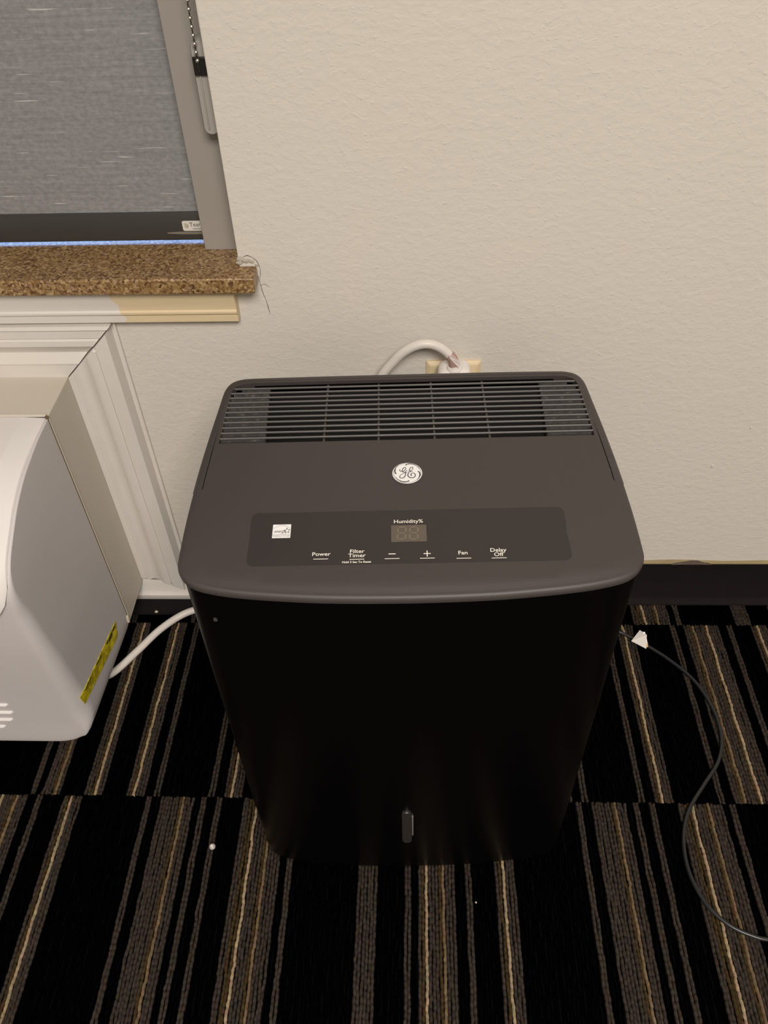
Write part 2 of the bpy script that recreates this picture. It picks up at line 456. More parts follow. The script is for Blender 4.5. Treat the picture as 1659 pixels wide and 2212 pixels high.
    me.materials.append(MAT['yarn'])
    return me
XC0, XB0 = .1655, .0075
me_c = tile_mesh('carpet_tile', PATC, XC0, 3)
me_b = tile_mesh('carpet_tile_b', PATB, XB0, 5)
for rI in range(-1, 8):
    yfar = SEAM_Y - rI * TD            # far edge of this row of tiles (row -1 reaches under the wall)
    y0 = yfar - TD
    if rI == -1: yfar = WY + .01
    use_c = (rI % 2 != 0)
    me = me_c if use_c else me_b; x0 = XC0 if use_c else XB0
    for k in range(-4, 4):
        xx = x0 + k * P
        if xx < XL - .3 or xx + P > XR + .3: continue
        o = link(bpy.data.objects.new('carpet_tile', me), floor)
        o.location = (xx, y0 + .0006, 0)
me_b.name = 'carpet_tile.001'

# ------------------------------------------------------------------ window: vinyl frame, glass; granite sill; apron; shade
win = empty('window_1', (0, 0, 0)); tag(win, kind='structure')
fy0, fy1 = 1.00, 1.045
for nm, b_ in (('window_frame', (OX0, OX1, fy0, fy1, .609, .635)), ('window_frame', (OX0, OX1, fy0, fy1, OZ1 - .03, OZ1)),
               ('window_frame', (OX1 - .03, OX1, fy0, fy1, .635, OZ1 - .03)), ('window_frame', (OX0, OX0 + .03, fy0, fy1, .635, OZ1 - .03)),
               ('mullion', (-.84, -.81, fy0, fy1, .635, OZ1 - .03))):
    box(nm, *b_, 'vinyl', win, .002)
box('pane', OX0 + .03, -.84, 1.02, 1.024, .635, OZ1 - .03, 'glass', win)
box('pane', -.81, OX1 - .03, 1.02, 1.024, .635, OZ1 - .03, 'glass', win)

sill = MB()
# T shaped slab: the front nosing runs past the jamb as a small horn
SX = [(-1.5, .835), (-.1848, .835), (-.1848, .8655), (-.2065, .8655), (-.2065, 1.0), (-1.5, 1.0)]
sill.loft([[(x, y, .5895) for x, y in SX], [(x, y, .609) for x, y in SX]])
s_ = sill.obj('trim_1', 'granite', None, False, .0022, 3)
tag(s_, 'brown speckled granite window sill with a short horn past the jamb', None, None, 'structure')

def moulding(name, prof, pathfn, mat, parent=None):
    rings = [[pathfn(u, d) + () for (u, d) in prof] for pathfn in pathfn]
    return MB().loft(rings).obj(name, mat, parent, True)
# apron under the sill  (u = height, d = projection from the wall)
AP = [(.5425, 0), (.5425, .013), (.5440, .0145), (.5530, .0145), (.5555, .0165), (.5580, .0165), (.5600, .0145), (.5680, .0150), (.5800, .0185), (.5890, .0195), (.5890, 0)]
ap = MB().loft([[(-1.5, WY - d, z) for z, d in AP], [(-.2140 + .0022 * 0, WY - d, z) for z, d in AP]]).obj('trim_2', 'apron', None, True)
tag(ap, 'apron moulding under the granite sill, cream on the right and white on the left', None, None, 'structure')

# casing around the air conditioner sleeve. u runs from the outer edge (0) to the inner edge (.077)
CW = .0775
CP = [(0, 0), (0, .0050), (.0020, .0055), (.0026, .0035), (.0060, .0030), (.0100, .0190), (.0150, .0205), (.0270, .0205), (.0290, .0185), (.0310, .0185),
      (.0340, .0200), (.0400, .0195), (.0450, .0160), (.0500, .0135), (.0560, .0130), (.0600, .0140), (.0625, .0160), (.0680, .0160), (.0690, .0145), (CW, .0145), (CW, 0)]
XO, ZO = -.3712, .5405            # outer corner of the casing
CPT = [(0, 0), (0, .018), (.0045, .0195), (.0060, .0170), (.0175, .0165), (.0190, .0145), (.0215, .0165), (.0290, .0165), (.0360, .0110), (.0420, .0085), (.0470, .0100),
       (.0540, .0150), (.0565, .0150), (.0580, .0135), (CW - .001, .0135), (CW - .001, 0)]
cas = empty('trim_3', (0, 0, 0)); tag(cas, kind='structure')
MB().loft([[(-1.5, WY - d, ZO - u) for u, d in CPT], [(XO - .0015 - u * 1.0, WY - d, ZO - u) for u, d in CPT]]).obj('head_casing', 'trim', cas, True)
MB().loft([[(XO - u, WY - d, ZO - .0005 - u) for u, d in CP], [(XO - u, WY - d, .066 - .030 * (1 - u / CW) ** 1.3 + .006 * math.sin(u / CW * 3)) for u, d in CP]]).obj('side_casing', 'trim', cas, True)
# base moulding below the sleeve
BP = [(.022, 0), (.022, .0215), (.0235, .0225), (.0330, .0225), (.0350, .0190), (.040, .0165), (.050, .0140), (.060, .0110), (.068, .0075), (.070, 0)]
MB().loft([[(-1.5, WY - d, z) for z, d in BP], [(-.374, WY - d, z) for z, d in BP]]).obj('base_moulding', 'trim', cas, True)
# chips and nail head on the casing
def blob(name, c, r, mat, parent=None, squash=(1, 1, 1), seed=0, n=8):
    rr = random.Random(seed); m = MB(); rings = []
    for i in range(1, n // 2):
        th = math.pi * i / (n // 2)
        rings.append([(c[0] + squash[0] * r * math.sin(th) * math.cos(2 * math.pi * k / n) * (1 + rr.uniform(-.25, .25)),
                       c[1] + squash[1] * r * math.sin(th) * math.sin(2 * math.pi * k / n) * (1 + rr.uniform(-.25, .25)),
                       c[2] + squash[2] * r * math.cos(th)) for k in range(n)])
    m.loft(rings); return m.obj(name, mat, parent, True)
blob('nail_head', (-.4010, WY - .0195, .5060), .0024, 'badge', cas, (1, .5, 1), 2)
blob('rust_stain', (-.4120, WY - .0172, .0640), .0040, 'tagbrown', cas, (.5, .25, 1.6), 3)
blob('rust_stain', (-.3990, WY - .0196, .0600), .0025, 'tagbrown', cas, (.4, .25, 1.4), 4)

# rubber cove base
def cove(name, x0, x1, zt_, toe):
    pr = [(0, 0), (0, toe), (.0025, toe), (.005, toe - .004), (.010, toe - .0075), (.018, .0055), (.030, .0042), (zt_ - .004, .0038), (zt_ - .0015, .0046), (zt_, .003), (zt_, 0)]
    o = MB().loft([[(x0, WY - d, z) for z, d in pr], [(x1, WY - d, z) for z, d in pr]]).obj(name, 'cove', None, True)
    return tag(o, kind='structure')
cove('baseboard_back', -.3725, XR, .0925, .0130)
cv = MB().loft([[(x, WY - d, z) for z, d in ((0, 0), (0, .0375), (.004, .0375), (.010, .033), (.0215, .030), (.0215, 0))] for x in (XL, -.3725)]).obj('baseboard_left', 'cove', None, True)
tag(cv, kind='structure')
# yellowed bead of old caulk along the top of the cove base
cs = []
for i in range(60):
    x = -.20 + i * .03
    w = .0022 + .0014 * math.sin(i * 1.3) + .0010 * math.sin(i * .37 + 1)
    cs.append([(x, WY + .0005, .0920), (x, WY - .0040, .0920), (x, WY - .0042, .0935), (x, WY - .0020, .0945 + w * .5), (x, WY + .0005, .0950 + w)])
adh = MB().loft(cs).obj('trim_4', 'adhesive', None, True); tag(adh, kind='structure')
sm2 = MB().loft([[(x, WY - .0045 - h * .3, .0915), (x, WY - .0060, .0925 + h * .4), (x, WY - .0040, .0935 + h), (x, WY, .0940 + h)] for x, h in ((.404, 0), (.412, .0012), (.420, .0022), (.434, .0034), (.446, .0030), (.455, .0012), (.462, .0008), (.466, 0))])
o = sm2.obj('glue_smear', 'brownsmear', adh, True)

# window shade assembly
shade = empty('roller_shade', (-.82, .93, .613)); tag(shade, 'grey slubbed fabric roller shade lowered almost to the granite sill', 'shade')
def local(o, root):
    o.matrix_parent_inverse = Matrix.Translation(-Vector(root.location)) if root.rotation_euler.z == 0 else root.matrix_basis.inverted()
    return o
x0s, x1s = OX0 + .012, -.243
fab = MB()
nz = 24
fab.loft([[(x0s, .9300, z), (x1s, .9300, z), (x1s, .9306, z), (x0s, .9306, z)] for z in np.linspace(.6450, OZ1 - .05, nz)])
local(fab.obj('fabric', 'fabric', shade), shade)
bar = MB().loft([[(x, y, z) for y, z in ((.9310, .6125), (.9262, .6125), (.9245, .6145), (.9245, .6440), (.9260, .6465), (.9310, .6465))] for x in (x0s, x1s)])
local(bar.obj('bottom_bar', 'bar', shade, True), shade)
rl = MB().loft([[(x, .945 + .02 * math.cos(a), OZ1 - .04 + .02 * math.sin(a)) for a in [2 * math.pi * k / 20 for k in range(20)]] for x in (x0s, x1s)])
local(rl.obj('roller_tube', 'fabric', shade, True), shade)
lab = MB()
def rrect(x0, x1, z0, z1, r, n=5):
    out = []
    for cx_, cz_, a0 in ((x1 - r, z0 + r, -90), (x1 - r, z1 - r, 0), (x0 + r, z1 - r, 90), (x0 + r, z0 + r, 180)):
        for k in range(n + 1):
            a = math.radians(a0 + 90 * k / n); out.append((cx_ + r * math.cos(a), cz_ + r * math.sin(a)))
    return out
rr_ = rrect(-.2800, -.2440, .6248, .6372, .0022)
lab.loft([[(x, .9246, z) for x, z in rr_], [(x, .9240, z) for x, z in rr_]])
label_o = local(lab.obj('brand_label', 'label', shade), shade); label_o['label'] = 'white rounded label with dark lettering'
film = MB().loft([[(-.300, .9244, .6215), (-.300, .9241, .6230)], [(-.283, .9243, .6205), (-.283, .9235, .6243)], [(-.262, .9243, .6203), (-.262, .9233, .6243)], [(-.248, .9243, .6212), (-.248, .9238, .6243)]], closed=False, cap=False)
local(film.obj('clear_film', 'film', shade), shade)

def text_mesh(s, size, align='CENTER', bold=0.0, shear=0.0, sx=1.0):
    c = bpy.data.curves.new('lettering', 'FONT'); c.body = s; c.size = size; c.align_x = align; c.align_y = 'CENTER'
    c.offset = bold; c.shear = shear; c.extrude = 0; c.resolution_u = 3
    o = bpy.data.objects.new('lettering', c); COL.objects.link(o)
    dg = bpy.context.evaluated_depsgraph_get(); dg.update()
    me = bpy.data.meshes.new_from_object(o.evaluated_get(dg))
    bpy.data.objects.remove(o); bpy.data.curves.remove(c)
    for v in me.vertices: v.co.x *= sx
    return me
def put_text(s, size, fn, mat, parent, name='lettering', **k):
    me = text_mesh(s, size, **k)
    for v in me.vertices: v.co = Vector(fn(v.co.x, v.co.y))
    me.materials.clear(); me.materials.append(MAT[mat])
    return link(bpy.data.objects.new(name, me), parent)
# "Tear..." lettering, dot and small underline on the shade label
local(put_text('Tearn', .0074, lambda x, y: (-.2712 + x, .92385, .6325 + y), 'ink', shade, align='LEFT', sx=.95), shade)
v_, f_ = ribbon([(-.2680, .6272), (-.2440, .6272)], [.0006], 1)
local(mesh_obj('lettering', [(x, .92385, z) for x, z, _ in v_], f_, 'ink', shade), shade)
ring = [(-.2755 + .0021 * math.cos(a), .6320 + .0024 * math.sin(a)) for a in [2 * math.pi * k / 24 for k in range(24)]]
dsk = MB().loft([[(x, .9239, z) for x, z in ring], [(x, .9237, z) for x, z in ring]])
local(dsk.obj('logo_dot', 'labelgreen', shade), shade)
v_, f_ = ribbon([(-.2755 + .0024 * math.cos(a), .6318 + .0027 * math.sin(a)) for a in np.linspace(-2.2, .9, 9)], [.0001, .0009, .0012, .0009, .0001], 4)
local(mesh_obj('logo_dot', [(x, .9236, z) for x, z, _ in v_], f_, 'greyink', shade), shade)

# side channel, chain and chain tensioner
ch = MB().box(-.2530, -.2070, .9060, .9230, .609, OZ1 - .001)
cho = ch.obj('side_channel', 'channel', None, False, .0008); tag(cho, 'flat grey side channel at the right edge of the grey shade', 'blind channel')
ten = empty('chain_tensioner', (-.2125, .889, .750)); tag(ten, 'grey plastic chain tensioner fixed beside the window jamb', 'chain tensioner')
tp = rrect(-.2228, -.2062, .7496, .8390, .0065, 6)
th = MB().loft([[(x, .9055, z) for x, z in tp], [(x, .8850, z) for x, z in tp], [(x + (.0012 if x < -.2145 else -.0012), .8825, z + (.0012 if z < .79 else -.0012)) for x, z in tp]])
local(th.obj('housing', 'holder', ten, True), ten)
local(box('chain_guide', -.2215, -.2066, .8790, .8826, .8082, .8250, 'blackplastic', ten, .0006), ten)
local(box('guide_rib', -.2172, -.2160, .8806, .8826, .7560, .8080, 'holder', ten, .0004), ten)
chain = empty('bead_chain', (-.2155, .878, .822)); tag(chain, 'metal bead chain hanging down in front of the grey channel', 'chain')
bm_ = MB(); lk = MB()
nb_ = 112
for k in range(nb_):
    z = .8225 + k * .0074; x = -.2158 - .0002 * math.sin(k * .5); y = .8775
    rings = []
    for i in range(1, 6):
        th_ = math.pi * i / 6
        rings.append([(x + .0022 * math.sin(th_) * math.cos(a), y + .0022 * math.sin(th_) * math.sin(a), z + .0022 * math.cos(th_)) for a in [2 * math.pi * q / 8 for q in range(8)]])
    bm_.loft(rings)
lk.loft(tube([(-.2158, .8775, .812), (-.2158, .8775, 1.0), (-.2158, .8775, OZ1 - .05)], .0007, 6, 4))
o = local(bm_.obj('chain_beads', 'chrome', chain, True), chain); o['kind'] = 'stuff'
local(lk.obj('connecting_wire', 'chaindark', chain, True), chain)
bm_ = MB()
for k in range(nb_):
    z = .8260 + k * .0074; x = -.2080; y = .8850
    rings = []
    for i in range(1, 5):
        th_ = math.pi * i / 5
        rings.append([(x + .0020 * math.sin(th_) * math.cos(a), y + .0020 * math.sin(th_) * math.sin(a), z + .0020 * math.cos(th_)) for a in [2 * math.pi * q / 7 for q in range(7)]])
    bm_.loft(rings)
o = local(bm_.obj('chain_beads', 'chaindark', chain, True), chain); o['kind'] = 'stuff'; o['label'] = 'dark return run of the chain'

# broken plaster and hair cracks beside the sill horn (marks on the wall)
def crack(pts, w):
    v_, f_ = ribbon(pts, w, 4)
    return mesh_obj('crack', [(x, WY - .0004, z) for x, z, _ in v_], f_, 'crack', wall_back)
crack([(-.1850, .5960), (-.1828, .5760), (-.1800, .5640), (-.1785, .5540), (-.1772, .5440)], [.0003, .0008, .0004, .0009, .0002])
crack([(-.1842, .5830), (-.1790, .5850), (-.1735, .5815)], [.0003, .0005, .0002])
crack([(-.1990, .6200), (-.1940, .6215), (-.1880, .6185), (-.1840, .6140), (-.1815, .6060), (-.1822, .5980), (-.1840, .5900)], [.0004, .0010, .0005, .0009, .0004, .0006, .0002])
for i, (x, z, r_) in enumerate(((-.2030, .6175, .0045), (-.1965, .6150, .0042), (-.1900, .6140, .0034), (-.1848, .6095, .0026), (-.2045, .6125, .0035))):
    blob('plaster_lump', (x, WY, z), r_, 'plaster', wall_back, (1.1, .45, .75), i + 20, 10)
for i, (x, z, r_) in enumerate(((.4180, .2950, .0030), (.4520, .3640, .0025), (.4760, .3280, .0018))):
    blob('paint_lump', (x, WY, z), r_, 'wall', wall_back, (.8, .5, 1.1), i + 50, 8)

# ------------------------------------------------------------------ air conditioner: sleeve, cover, door, louvers
SXR = -.4490                       # right side of the sleeve and cover
ac = empty('air_conditioner', (-.98, .72, 0.0)); tag(ac, 'white wall mounted air conditioner in a beige metal sleeve under the window', 'air conditioner')
AXL = -1.50
sl = MB()
th_ = .0012
sl.box(AXL, SXR, .7700, WY - .0002, .4628, .4640)
sl.box(SXR - th_, SXR, .7700, WY - .0002, .0610, .4628)
sl.box(AXL, AXL + th_, .7700, WY - .0002, .0610, .4628)
sl.box(AXL, SXR, .7700, WY - .0002, .0600, .0612)
local(sl.obj('sleeve', 'sleeve', ac, False, .0006), ac)
# folded hem at the front edge of the sleeve
hm = MB().loft(tube([(SXR + .0002, .7706, .4630), (SXR + .0002, .7706, .30), (SXR + .0002, .7706, .0680)], .0010, 8, 3))
local(hm.obj('sleeve_hem', 'sleeve', ac, True), ac)
hm = MB().loft(tube([(SXR - .0002, .7684, .4600), (SXR - .0002, .7684, .30), (SXR - .0002, .7684, .0680)], .0009, 8, 3))
local(hm.obj('gap_shade', 'rustgapshade', ac, True), ac)  # shade of the gap between sleeve and cover, put in as a dark tube
local(MB().loft(tube([(AXL, .7705, .4650), (-.9, .7705, .4650), (SXR - .001, .7705, .4650)], .0020, 8, 3)).obj('top_hem', 'sleeve', ac, True), ac)
blob('seal_scrap', (SXR - .001, .7660, .0700), .006, 'seal', None, (.8, .7, 1.6), 9); _o = bpy.data.objects['seal_scrap']; _o.parent = ac; local(_o, ac)
blob('corner_knot', (SXR + .0002, .7675, .4645), .0028, 'rustgapshade', None, (1, 1, .8), 12); _o = bpy.data.objects['corner_knot']; _o.parent = ac; local(_o, ac)

# side profile of the cover, from the back of the top round the front to the bottom (y, z)
PR = [(.7695, .4615), (.7330, .4598), (.7020, .4556), (.6710, .4492), (.6380, .4370), (.6110, .4220), (.5900, .4090), (.5760, .3960), (.5660, .3800), (.5620, .3600), (.5625, .3300), (.5660, .2700), (.5730, .2000), (.5800, .1300), (.5840, .0700), (.5850, .0200), (.5870, .0125), (.5950, .0118), (.7680, .0118)]
PRc = [Vector((p.x, p.y)) for p in catmull([(y, z, 0) for y, z in PR[:17]], 4)] + [Vector(p) for p in PR[17:]]
PN = []
for i, p in enumerate(PRc):
    a_ = PRc[max(i - 1, 0)]; b_ = PRc[min(i + 1, len(PRc) - 1)]; d = (b_ - a_).normalized(); PN.append(Vector((-d.y, d.x)))   # inward normal
if (PRc[len(PRc) // 2] + PN[len(PRc) // 2] * .05).x < PRc[len(PRc) // 2].x: PN = [-n_ for n_ in PN]
def rad(i):
    z = PRc[i].y; k = i / len(PRc)
    if z > .40: return .0015
    if z > .33: return .0015 + (.40 - z) / .07 * .014
    if z > .10: return .0155 + (.33 - z) / .23 * .008
    e_ = min(max((z - .014) / .075, 0), 1); return .0008 + .0227 * e_ * e_ * (3 - 2 * e_)
rings = []
RB = .062
def draft(y, z): return .0095 * max(0, 1 - z / .22) * max(0, (.768 - y) / .185)
def cover_ring(x, th):
    """ring at fillet angle th (0 = full section, 90 = side plane)"""
    out = []
    for i, p in enumerate(PRc):
        r_ = rad(i)
        q = p + PN[i] * r_ * (1 - math.cos(th))
        out.append((SXR - r_ * (1 - math.sin(th)), q.x, q.y))
    return out
def lift(pt):
    """round the lower right corner seen from the front"""
    x, y, z = pt
    zb = .0118
    zc = zb + RB; xc = SXR - RB
    if x > xc and z < zc:
        dx = (x - xc) / RB; dz = (zc - z) / RB
        m_ = max(dx, dz); e = math.hypot(dx, dz)
        if e > 1e-6: s2 = m_ / e; x = xc + dx * RB * s2; z = zc - dz * RB * s2
    if x > SXR - .10: x -= draft(y, z) * min(1, (x - SXR + .10) / .05)
    return (x, y, z)
stations = [AXL + .01, -1.0, -.70, -.60, -.56] + list(np.linspace(SXR - RB - .002, SXR - .0245, 10))
ringsx = [[(x, p.x, p.y) for p in PRc] for x in stations]
ths = [math.radians(a) for a in (0, 12, 25, 38, 52, 66, 78, 90)]
rings_all = ringsx + [cover_ring(0, th) for th in ths]
raw_last = rings_all[-1]
rings_all = [[lift(q) for q in r_] for r_ in rings_all]
cov = MB(); n_ = len(PRc)
vv = [p for r_ in rings_all for p in r_]; ff = []
for i in range(len(rings_all) - 1):
    for j in range(n_ - 1):
        ff.append((i * n_ + j, i * n_ + j + 1, (i + 1) * n_ + j + 1, (i + 1) * n_ + j))
# side plane: strips from the outline to the mid line
last = (len(rings_all) - 1) * n_
nb2 = len(vv); side = []
for j in range(n_):
    x, y, z = raw_last[j]; side.append(lift((x, .7680, z)))
vv += side
for j in range(n_ - 1):
    ff.append((last + j, last + j + 1, nb2 + j + 1, nb2 + j))
cov.add(vv, ff)
co = cov.obj('cover', 'cover', ac, True); co.data.set_sharp_from_angle(angle=math.radians(50)); local(co, ac)
# door: proud panel over the top and front, ending in a rounded lower corner
dprof = [p for p in PRc if p.y > .30]
iy = [i for i, p in enumerate(PRc) if p.y > .31]
DZ = .328
def door_section(x, off, zlow):
    out = []
    pl_ = [PRc[i] - PN[i] * (off * min(1.0, .22 + i / 12)) for i in iy]
    cut = []
    for k_, p in enumerate(pl_):
        if p.y < zlow and k_ > len(pl_) // 2:
            q = cut[-1]; u_ = (q.y - zlow) / max(q.y - p.y, 1e-6); cut.append(q.lerp(p, u_)); break
        cut.append(p)
    L_ = [0]
    for a_, b_ in zip(cut, cut[1:]): L_.append(L_[-1] + (b_ - a_).length)
    for k_ in range(60):
        d_ = L_[-1] * k_ / 59
        out.append((x, float(np.interp(d_, L_, [c_.x for c_ in cut])), float(np.interp(d_, L_, [c_.y for c_ in cut]))))
    return out
XD = SXR - .0035
def zlow_at(x):
    r_ = .066; d = x - (XD - r_)
    return DZ if d <= 0 else DZ + r_ - math.sqrt(max(r_ * r_ - min(d, r_) ** 2, 0))
secs = []
for x in [AXL + .012, -1.0, -.7, -.60, -.55] + list(np.linspace(XD - .045, XD - .027, 5)): secs.append(door_section(x, .0080, zlow_at(x)))
for u, of in ((.0265, .0080), (.0262, .0079), (.018, .0062), (.009, .0042), (.001, .0022), (.0, .0004)): secs.append(door_section(XD - u, of, zlow_at(XD - u)))
nd_ = len(secs[0]); vv = [p for s_ in secs for p in s_]; ff = []
for i in range(len(secs) - 1):
    for j in range(nd_ - 1): ff.append((i * nd_ + j, i * nd_ + j + 1, (i + 1) * nd_ + j + 1, (i + 1) * nd_ + j))
# thickness along the lower edge
b0 = len(vv)
for i, s_ in enumerate(secs): x, y, z = s_[-1]; vv.append((x, y + .0085, z - .0015))
for i in range(len(secs) - 1): ff.append((i * nd_ + nd_ - 1, b0 + i, b0 + i + 1, (i + 1) * nd_ + nd_ - 1))
dm = MB().add(vv, ff); do = dm.obj('door', 'door', ac, True); local(do, ac)
# louver slats, a round field of them at the lower front
for (zl, xr) in ((.1600, -.5700), (.1395, -.5570), (.1178, -.5510), (.0965, -.5520), (.0760, -.5600), (.0560, -.5780)):
    yb = np.interp(-zl, [-p.y for p in PRc[iy[-1]:-3]], [p.x for p in PRc[iy[-1]:-3]])
    x0_ = -.80 - (xr + .55)
    sec = [(yb + .004, zl + .0060), (yb - .0030, zl + .0030), (yb - .0036, zl + .0016), (yb + .004, zl - .0035)]
    m_ = MB().loft([[(x0_, yb + .003 if k in (1, 2) else y, z) for k, (y, z) in enumerate(sec)], [(x0_ + .006, y, z) for y, z in sec], [(xr - .005, y, z) for y, z in sec], [(xr, yb + .003 if k in (1, 2) else y, z) for k, (y, z) in enumerate(sec)]])
    local(m_.obj('louver_slat', 'door', ac, False), ac)
# yellow sticker low on the right side
sk = [(.7310, .1085), (.7290, .0905), (.7250, .0850), (.5850, .1110), (.5830, .1190), (.5890, .1330)]
sk = [(.7330, .1075), (.7230, .0820), (.5900, .1080), (.5860, .1290)]
so = MB().loft([[(SXR - .0004 - draft(y, z), y, z) for y, z in sk], [(SXR + .0006 - draft(y, z), y, z) for y, z in sk]]).obj('warning_sticker', 'sticker', ac); local(so, ac)
so['label'] = 'yellow sticker with small dark lettering'
def on_st(u, w):      # u along, w across
    a_ = Vector(sk[0]).lerp(Vector(sk[3]), u); b_ = Vector(sk[1]).lerp(Vector(sk[2]), u); return a_.lerp(b_, w)
for (u0, u1, w0, w1) in ((.04, .12, .10, .22), (.13, .24, .12, .34), (.25, .30, .10, .22), (.45, .58, .10, .20), (.74, .90, .10, .20), (.78, .86, .34, .40)):
    q = [on_st(u0, w0), on_st(u1, w0), on_st(u1, w1), on_st(u0, w1)]; so_p = MB().add([(SXR + .0010 - draft(p.x, p.y), p.x, p.y) for p in q], [(0, 1, 2, 3)]).obj('sticker_print', 'stickerink', so)
    so_p.matrix_parent_inverse = Matrix.Identity(4)

# white power cable, from the air conditioner behind the dehumidifier up to the wall outlet
wc = empty('power_cord', (-.42, .80, 0)); tag(wc, 'thick white power cord from air conditioner to wall plug behind dehumidifier', 'power cord')
pts = [(-.540, .700, .0054), (-.5050, .7000, .0054), (-.4760, .7080, .0056), (-.4450, .7520, .0062), (-.4180, .7920, .0080), (-.3840, .8210, .0120), (-.340, .834, .020), (-.24, .838, .07), (-.13, .838, .22), (-.078, .839, .370), (-.0600, .840, .4300), (-.0425, .840, .4700),
       (-.0285, .840, .4900), (-.0157, .8400, .5045), (-.0009, .8400, .5140), (.0142, .8400, .5170), (.0283, .8400, .5125), (.0398, .8390, .5035), (.0468, .838, .4930), (.0478, .837, .4850)]
local(MB().loft(tube(pts, .0059, 18, 8)).obj('cable', 'whitecord', wc, True), wc)
# plug body with a soft shoulder and collar
pz = []
for (z, hx, y0_, y1_) in ((.4300, .0200, .836, .8595), (.4400, .0212, .826, .8595), (.4700, .0212, .824, .8595), (.4770, .0205, .8255, .8595), (.4815, .0175, .828, .8590), (.4835, .0120, .832, .856)):
    c_ = (.0485, (y0_ + y1_) / 2); hy = (y1_ - y0_) / 2
    pz.append([(c_[0] + hx * abs(math.cos(a)) ** .55 * (1 if math.cos(a) >= 0 else -1), c_[1] + hy * abs(math.sin(a)) ** .55 * (1 if math.sin(a) >= 0 else -1), z) for a in [2 * math.pi * k / 32 + .001 for k in range(32)]])
local(MB().loft(pz).obj('plug', 'plug', wc, True), wc)
cl = [[(.0482 + r_ * math.cos(a), .8370 + r_ * math.sin(a), z) for a in [2 * math.pi * k / 20 for k in range(20)]] for z, r_ in ((.4795, .0100), (.4840, .0100), (.4860, .0088), (.4862, .0070))]
local(MB().loft(cl).obj('strain_relief', 'plug', wc, True), wc)
tg = MB().loft(tube([(.0410, .8375, .5030), (.0455, .8372, .4965), (.0472, .837, .4885)], .0064, 14, 4))
local(tg.obj('cord_tag', 'tagbrown', wc, True), wc)
fl_ = MB().add([(.0400, .8312, .5055), (.0445, .8300, .5065), (.0520, .8300, .4990), (.0545, .8300, .4925), (.0528, .8295, .4890), (.0480, .8298, .4945), (.0430, .8303, .5005),
                (.0400, .8332, .5055), (.0445, .8315, .5065), (.0520, .8315, .4990), (.0545, .8320, .4925), (.0528, .8320, .4890)], [(0, 1, 2, 6), (6, 2, 3, 5), (5, 3, 4), (0, 7, 8, 1), (1, 8, 9, 2), (2, 9, 10, 3), (3, 10, 11, 4)])
fo = local(fl_.obj('tag_flap', 'tagpink', wc), wc); fo['label'] = 'torn pale pink paper flap'
# outlet with its cream wall plate
op = empty('wall_outlet', (.0485, WY, .418)); tag(op, 'cream wall outlet plate above dehumidifier, half hidden by the white plug', 'outlet')
pl = []
for (d, ins) in ((-.0005, 0), (.0025, 0), (.0055, .0038), (.0060, .0050)):
    q = rrect(.0135 + ins, .0835 - ins, .3625 + ins, .4765 - ins, .0012 + ins * .2, 3); pl.append([(x, WY - d, z) for x, z in q])
local(MB().loft(pl).obj('wall_plate', 'plate', op, True), op)
for zc in (.4000, .4390):
    q = rrect(.0485 - .017, .0485 + .017, zc - .014, zc + .014, .008, 5)
    ro = local(MB().loft([[(x, WY - .0055, z) for x, z in q], [(x, WY - .0068, z) for x, z in q]]).obj('receptacle', 'plate', op, True), op)

# ------------------------------------------------------------------ dehumidifier
DH = empty('dehumidifier', (-.0085, .568, 0), math.radians(1.7)); tag(DH, 'black dehumidifier with a dark grey control top in front of the wall', 'dehumidifier')
def zt(y): return .5665 - (.54 if y < .03 else .35) * (y - .03) ** 2
half = [(0, -.1500), (.035, -.1496), (.070, -.1485), (.100, -.1465), (.128, -.1440), (.150, -.1412), (.1665, -.1380), (.1770, -.1350), (.1840, -.1315), (.1905, -.1262), (.1950, -.1195), (.1972, -.1130), (.1976, -.1040),
        (.1970, -.0700), (.1955, -.0310), (.1940, .0100), (.1922, .0500), (.1905, .0850), (.1896, .1100), (.1888, .1230), (.1862, .1340), (.1810, .1415), (.1730, .1458), (.1630, .1474), (.1300, .1482), (.070, .1488), (0, .1490)]
hf = [(p.x, p.y) for p in catmull([(x, y, 0) for x, y in half], 4)]
OUT = hf + [(-x, y) for x, y in hf[-2:0:-1]]
# clean duplicates
OUT = [p for i, p in enumerate(OUT) if (Vector(p) - Vector(OUT[i - 1])).length > 1e-5]
NO = len(OUT)
ON = []
for i in range(NO):
    d = (Vector(OUT[(i + 1) % NO]) - Vector(OUT[i - 1])).normalized(); ON.append(Vector((-d.y, d.x)))
if ON[0].y < 0: ON = [-n for n in ON]
def inset(d): return [(OUT[i][0] + ON[i].x * d, OUT[i][1] + ON[i].y * d) for i in range(NO)]
# top cover: crowned surface, grille opening and the moulded seam groove around the rear frame
IN = .0085
inner = inset(IN)
GX, GY0, GY1 = .1800, .0305, .1345
gr = [(-GX, GY0), (GX, GY0), (.1795, .1180), (.1770, .1275), (.1700, .1330), (.1580, GY1), (.09, .1348), (0, .1350), (-.09, .1348), (-.1580, GY1), (-.1700, .1330), (-.1770, .1275), (-.1795, .1180)]
sp_ = [(p.x, p.y) for p in catmull([(.1935 - .0035, -.0315, 0), (.1866, -.0310, 0), (.1862, -.0200, 0), (.1848, .0150, 0), (.1838, .0550, 0), (.1829, .0950, 0), (.1822, .1190, 0), (.1790, .1310, 0), (.1710, .1368, 0), (.1580, .1384, 0), (.08, .1388, 0), (0, .1390, 0)], 5)]
def groove(side):
    pts = [(x * side, y) for x, y in sp_]; v_, _ = ribbon(pts, [.0010], 1)
    return v_
